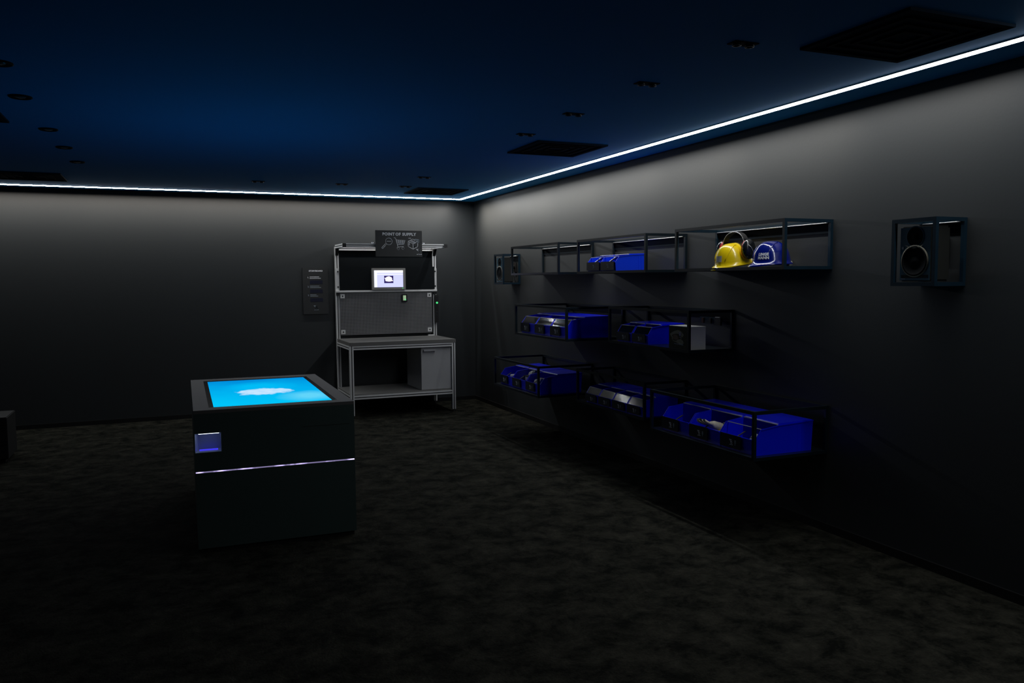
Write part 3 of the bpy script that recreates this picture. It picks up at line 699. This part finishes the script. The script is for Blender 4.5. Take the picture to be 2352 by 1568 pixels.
# F bins
fz = .480+zf+.006
b = B(); b.lathe((0, 0, 0), (0, 0, 1), [(.030, 0), (.070, 0), (.072, .006), (.072, .095), (.070, .10), (.030, .10), (.030, 0)], 'cloth_white', 32)
o = b.obj('paper_roll', None, (-.43, -2.42, fz)); tag(o, 'pale roll lying in the left bin of the bottom left frame', 'roll')
t = thing('printed_packet', 'dark packet with white print in the middle bin of the bottom left frame', 'packet', (-.46, -2.78, fz))
boxo('bag', (-.02, -.10, 0), (.05, .10, .125), 'plate_black', t, bevel=.008)
boxo('print_panel', (-.0215, -.085, .085), (-.0202, .03, .115), 'cloth_white', t)
boxo('print_band', (-.0215, -.06, .055), (-.0202, .05, .072), 'print_dim', t)
crumple('cloth_bundle', 'grey-white cloth in the middle bin of the bottom left frame, behind the packet', 'cloth', (-.36, -2.70, fz), (.07, .09, .09), 'cloth_white', 11)
crumple('cloth_bundle', 'pinkish grey cloth in the right bin of the bottom left frame', 'cloth', (-.42, -3.0, fz), (.07, .07, .075), 'cloth_white', 8)
# D bins
dz = 1.058+zf+.006
crumple('foil_bag', 'shiny crumpled foil bag in the right bin of the deep middle frame', 'bag', (-.40, -3.640, dz), (.065, .12, .085), 'foil', 2, amp=.35)
crumple('foil_bag', 'small crumpled foil bag in the second bin of the deep middle frame', 'bag', (-.38, -3.30, dz), (.06, .09, .055), 'foil', 6, amp=.3)
# E bins
ez = 1.072+zf+.006
crumple('film_bag', 'pale crumpled film bag in the left small bin of the middle right frame', 'bag', (-.30, -4.485, ez), (.035, .05, .062), 'foil', 4, amp=.4)
crumple('cloth_bundle', 'dark olive cloth in the small bin next to the carton', 'cloth', (-.27, -4.78, ez), (.05, .06, .045), 'clip_olive', 9)
# G bins : folded grey cloths
gz = .494+zf+.006
for i, y in enumerate((-3.988, -4.226, -4.463, -4.701)):
    o = crumple('cloth_bundle', ('grey cloth in the leftmost', 'grey cloth in the second', 'grey cloth in the third', 'pale grey cloth in the rightmost')[i]+' narrow bin of the bottom middle frame', 'cloth', (-.28, y-.02, gz), (.045, .075, .062), 'cloth_white' if i > 1 else 'strap_grey', 20+i, amp=.15)
# B bins: white parcel slip
boxo_ = boxo('packing_slip', (-.355, -4.355, 1.652+zf+.062), (-.32, -4.285, 1.652+zf+.079), 'carton_mark'); tag(boxo_, 'pale folded slip at the lip of the right small bright blue bin', 'slip')

# carton
CT = thing('carton', 'white carton with olive printed front beside the bins in the middle right frame', 'carton', (-.372, -5.292, 1.072+zf))
boxo('box', (0, -.132, 0), (.135, .132, .166), 'carton_white', CT, bevel=.001)
boxo('printed_front', (-.0015, -.131, .001), (-.0002, .131, .163), 'carton_olive', CT)
f3 = lambda u, v, d: (-.0015-d, -u, v)
b = B()
def disc(bd, cx, cy, rx, ry, m, h, rough=.15, n=22, sd=0):
    bd.poly([f3(cx+rx*(1+rough*math.sin(3*a+sd)+rough*.6*math.sin(7*a+sd))*math.cos(a), cy+ry*(1+rough*math.sin(2*a+sd))*math.sin(a), h) for a in [2*PI*i/n for i in range(n)]], m)
disc(b, -.030, .092, .078, .042, 'carton_light', .0004); disc(b, -.035, .082, .055, .030, 'carton_olive', .0007, sd=1); disc(b, -.045, .082, .034, .022, 'carton_brown', .0010, sd=2)
disc(b, .012, .052, .050, .016, 'carton_light', .0012, sd=4)
b.obj('picture', CT)
b = B(); strokes(b, [[(.002, .118), (.024, .118), (.024, .106), (.002, .106), (.002, .118)], [(.004, .100), (.018, .100)], [(.012, .088), (.020, .084)]], .005, f3, 'carton_mark', .0016)
strokes(b, [[(-.06, .036), (.055, .030)], [(.0, .041), (.05, .036)]], .003, f3, 'print_dim', .0016); b.obj('printed_marks', CT)

# ---------------------------------------------------------------- helmets
def helmet(name, label, matn, loc, rz, tilt, stick):
    """front points to local +x"""
    t = thing(name, label, 'safety helmet', loc); t.rotation_euler = (0, tilt, rz)
    A, Bv, Hh = .128, .106, .158
    bm = bmesh.new(); NU, NV = 48, 18; rings = []
    for j in range(NV+1):
        v = j/NV; ph = v*PI/2; ring = []
        for i in range(NU):
            th = 2*PI*i/NU; c, s = math.cos(th), math.sin(th)
            e = math.sin(ph)**.82
            r = 1 + .035*math.exp(-((v-1)/.08)**2)
            x = A*e*c*r; y = Bv*e*s*r; z = .022+(Hh-.022)*math.cos(ph)**.90
            ridge = math.exp(-(y/.030)**4)*max(0, 1-abs(v-.45)/.42)   # central crest
            z += .008*ridge
            side = math.exp(-((abs(y)-.050)/.008)**2)*max(0, 1-abs(v-.5)/.35); z += .003*side
            ring.append(bm.verts.new((x, y, z)))
        rings.append(ring)
    for R0, R1 in zip(rings, rings[1:]):
        for i in range(NU):
            f = bm.faces.new((R0[i], R0[(i+1) % NU], R1[(i+1) % NU], R1[i])); f.smooth = True
    bmesh.ops.remove_doubles(bm, verts=bm.verts, dist=1e-5)
    last = rings[-1]
    for k, (out, dn) in enumerate(((.010, -.006), (.014, -.014))):
        nr = []
        for i in range(NU):
            th = 2*PI*i/NU; c, s = math.cos(th), math.sin(th); pk = max(0, c)**3
            e = out + pk*(.020+.018*k) ; 
            nr.append(bm.verts.new(((A*1.035+e)*c, (Bv*1.035+out)*s, .022+dn-pk*.006*(k+1))))
        for i in range(NU):
            f = bm.faces.new((last[i], last[(i+1) % NU], nr[(i+1) % NU], nr[i])); f.smooth = True
        last = nr
    bmesh.ops.recalc_face_normals(bm, faces=bm.faces)
    bmesh.ops.solidify(bm, geom=bm.faces[:], thickness=.0035)
    me = bpy.data.meshes.new('shell'); bm.to_mesh(me); bm.free(); me.materials.append(MAT[matn])
    for p in me.polygons: p.use_smooth = True
    sh = bpy.data.objects.new('shell', me); C.objects.link(sh); sh.parent = t
    # raised brow moulding that follows the shell, in the shell colour
    b = B()
    for sg in (-1, 1):
        pts = []
        for k in range(13):
            q = k/12; th = sg*(.50+.95*q); v = .90-.60*math.sin(PI*q*.55)
            e = math.sin(v*PI/2)**.82
            pts.append((A*1.012*e*math.cos(th), Bv*1.012*e*math.sin(th), .022+(Hh-.022)*math.cos(v*PI/2)**.90+.001))
        b.tube(pts, .0035, matn, 8)
    b.obj('moulding', t)
    b = B()
    pts = [((A*.93)*math.cos(a), (Bv*.93)*math.sin(a), .010) for a in [2*PI*i/32 for i in range(33)]]
    b.tube(pts, 0, 'rubber_black', flat=(.018, .003, (0, 0, 1))); b.obj('headband', t)
    b = B(); b.cyl((-A-.012, 0, .012), (-A-.045, 0, .010), .020, 'strap_grey', 20); b.cyl((-A+.015, 0, .012), (-A-.012, 0, .012), .012, 'strap_grey', 12); b.obj('adjust_knob', t)
    # front sticker: patch on the shell
    b = B(); n = 8; th0, th1, z0, z1 = stick
    def P(th, z):
        c = ((z-.022)/(Hh-.022)); c = max(0, min(1, c)); ph = math.acos(c**(1/.90)); e = math.sin(ph)**.82*1.030+.012*0
        return ((A*e+.0015)*math.cos(th), (Bv*e+.0015)*math.sin(th), z)
    for i in range(n):
        a0, a1 = th0+(th1-th0)*i/n, th0+(th1-th0)*(i+1)/n
        b.poly([P(a0, z0), P(a1, z0), P(a1, z1), P(a0, z1)], 'sticker')
    return t, P, b
cz = 1.652+zf
t, P, b = helmet('safety_helmet', 'glossy yellow safety helmet tilted on the top right shelf', 'helmet_yellow', (-.205, -5.685, cz+.012), math.radians(183), math.radians(8), (-.15, .30, .045, .085))
b.obj('sticker', t)
t2, P, b = helmet('safety_helmet', 'glossy dark blue safety helmet with white two-line lettering on the top right shelf', 'helmet_blue', (-.185, -6.045, cz+.008), math.radians(186), math.radians(1), (.1, .5, .045, .085))
b.bm.free()
# lettering bent round the shell
def bent_text(s, size, z, parent, th_c):
    o = text_mesh('lettering', s, size, 'print_white', parent, (0, 0, 0), (0, 0, 0), bold=.0011, thick=.0004, space=1.05)
    for v in o.data.vertices:
        th = th_c + v.co.x/.118; p = P(th, z+v.co.y); d = Vector((math.cos(th), math.sin(th), .3)).normalized(); v.co = Vector(p)+d*(.002+max(0, v.co.z))
    return o
bent_text('LINGE', .024, .072, t2, .42); bent_text('MANN', .024, .050, t2, .42)

# ear defenders
ED = thing('ear_defenders', 'black ear defenders with red cushions worn over the yellow helmet', 'ear defenders', (-.185, -5.68, cz))
hw = .112
arch = [(0, hw*1.0*math.cos(a), .145+.098*math.sin(a)**.8) for a in [PI*i/20 for i in range(21)]]
B().tube([(0, hw, .120)]+arch+[(0, -hw, .120)], 0, 'rubber_black', flat=(.040, .007, (1, 0, 0))).obj('headband', ED)
B().tube([(-.019, p[1], p[2]+.002) for p in arch], .0022, 'lip_steel', 6).obj('wire', ED)
for sg in (-1, 1):
    cc = Vector((0, sg*.130, .124))
    b = B(); b.lathe(cc, (0, sg, 0), [(.052, -.008), (.057, .0), (.057, .016), (.048, .028), (.026, .034), (0, .035)], 'muff_black', 24); cup = b.obj('ear_cup', ED)
    for v in cup.data.vertices: v.co.z = cc.z+(v.co.z-cc.z)*1.18; v.co.x *= .86
    b = B(); b.lathe(cc, (0, sg, 0), [(.020, -.016), (.049, -.018), (.054, -.012), (.052, -.005), (.020, -.005)], 'muff_red', 24); cu = b.obj('cushion', ED)
    for v in cu.data.vertices: v.co.z = cc.z+(v.co.z-cc.z)*1.18; v.co.x *= .86
    B().tube([(-.020, sg*.162, .150), (-.004, sg*.168, .135), (.014, sg*.166, .110), (.020, sg*.160, .095)], .0022, 'lip_steel', 6).obj('wire', cup)
    boxo('yoke', (-.015, sg*.112-.010, .150), (.015, sg*.112+.012, .190), 'rubber_black', ED, bevel=.003)

# ---------------------------------------------------------------- speakers in frames
def speaker_set(y0, z0, lab_frame, lab_spk):
    wd, ht, dp = .272, .350, .222
    cage('speaker_frame', lab_frame, 'speaker frame', y0, z0, wd, ht, dp, 'speaker frames', plate=.05, matn='blue_lit_steel')
    t = thing('loudspeaker', lab_spk, 'loudspeaker', (-.202, y0-wd/2, z0+.024), 0, 'loudspeakers in frames')
    bw, bh, bd = .196, .286, .135
    b = B(); b.box((0, -bw/2, 0), (bd, bw/2, bh), 'speaker_body'); b.obj('cabinet', t, bevel=.010)
    # baffle with drivers
    B().box((-.003, -bw/2+.006, .006), (0.0005, bw/2-.006, bh-.006), 'speaker_front_blue_lit').obj('baffle', t)
    wz, tz = .106, .232
    b = B(); b.lathe((-.003, 0, wz), (-1, 0, 0), [(.084, 0), (.0835, .004), (.078, .005)], 'speaker_ring', 36); b.obj('woofer_ring', t)
    b = B(); b.lathe((-.003, 0, wz), (-1, 0, 0), [(.078, .005), (.074, .008), (.068, .006), (.064, .002), (.034, .0005), (.024, .003), (0, .0045)], 'cone_black', 36); b.obj('woofer_cone', t)
    b = B(); b.lathe((-.003, 0, tz), (-1, 0, 0), [(.056, 0), (.055, .003), (.050, .0025), (.044, .0005)], 'speaker_front_blue_lit', 32)
    b.obj('waveguide', t)
    b = B(); b.lathe((-.003, 0, tz), (-1, 0, 0), [(.050, .003), (.030, .001), (.014, .0008), (.012, .006), (0, .009)], 'cone_black', 28); b.obj('tweeter', t)
    b = B()   # pale saddle between the two drivers
    b.poly([(-.0098, y, z) for y, z in [(-.058, .190), (-.030, .181), (0, .178), (.030, .181), (.058, .190), (.040, .181), (.022, .1745), (0, .172), (-.022, .1745), (-.040, .181)]], 'speaker_ring'); b.obj('saddle', t)
    boxo('port', (-.0045, -.083, .018), (-.003, .083, .034), 'slot_black', t)
    b = B(); b.poly([(-.0052, .083+.0, .176), (-.0052, .075, .185), (-.0052, .067, .176), (-.0052, .075, .167)], 'print_white'); b.poly([(-.0050, .084, .0125), (-.0050, .055, .0125), (-.0050, .055, .0145), (-.0050, .084, .0145)], 'print_white'); b.obj('badge', t)
    m_ = B(); m_.cyl((bd, 0, bh*.62), (.180, 0, bh*.62), .022, 'cap_black', 14); m_.box((.185, -.04, bh*.42), (.1995, .04, bh*.80), 'slot_black'); m_.obj('wall_mount', t)
    c_ = B(); c_.tube([(bd+.001, -.04, .075), (bd+.03, -.05, .06), (.165, -.045, .03), (.178, -.04, .0)], .004, 'rubber_black', 6); c_.cyl((bd, -.04, .075), (bd+.022, -.045, .073), .008, 'chrome', 10); c_.obj('cable', t)
speaker_set(-7.024, 1.553, 'black open cube frame coloured as if lit blue, around the near loudspeaker, right end of the wall', 'black two-way loudspeaker in the near frame at the right of the photo')
speaker_set(-1.270, 1.553, 'small black cube frame around the far loudspeaker near the room corner', 'black two-way loudspeaker in the far frame near the room corner')
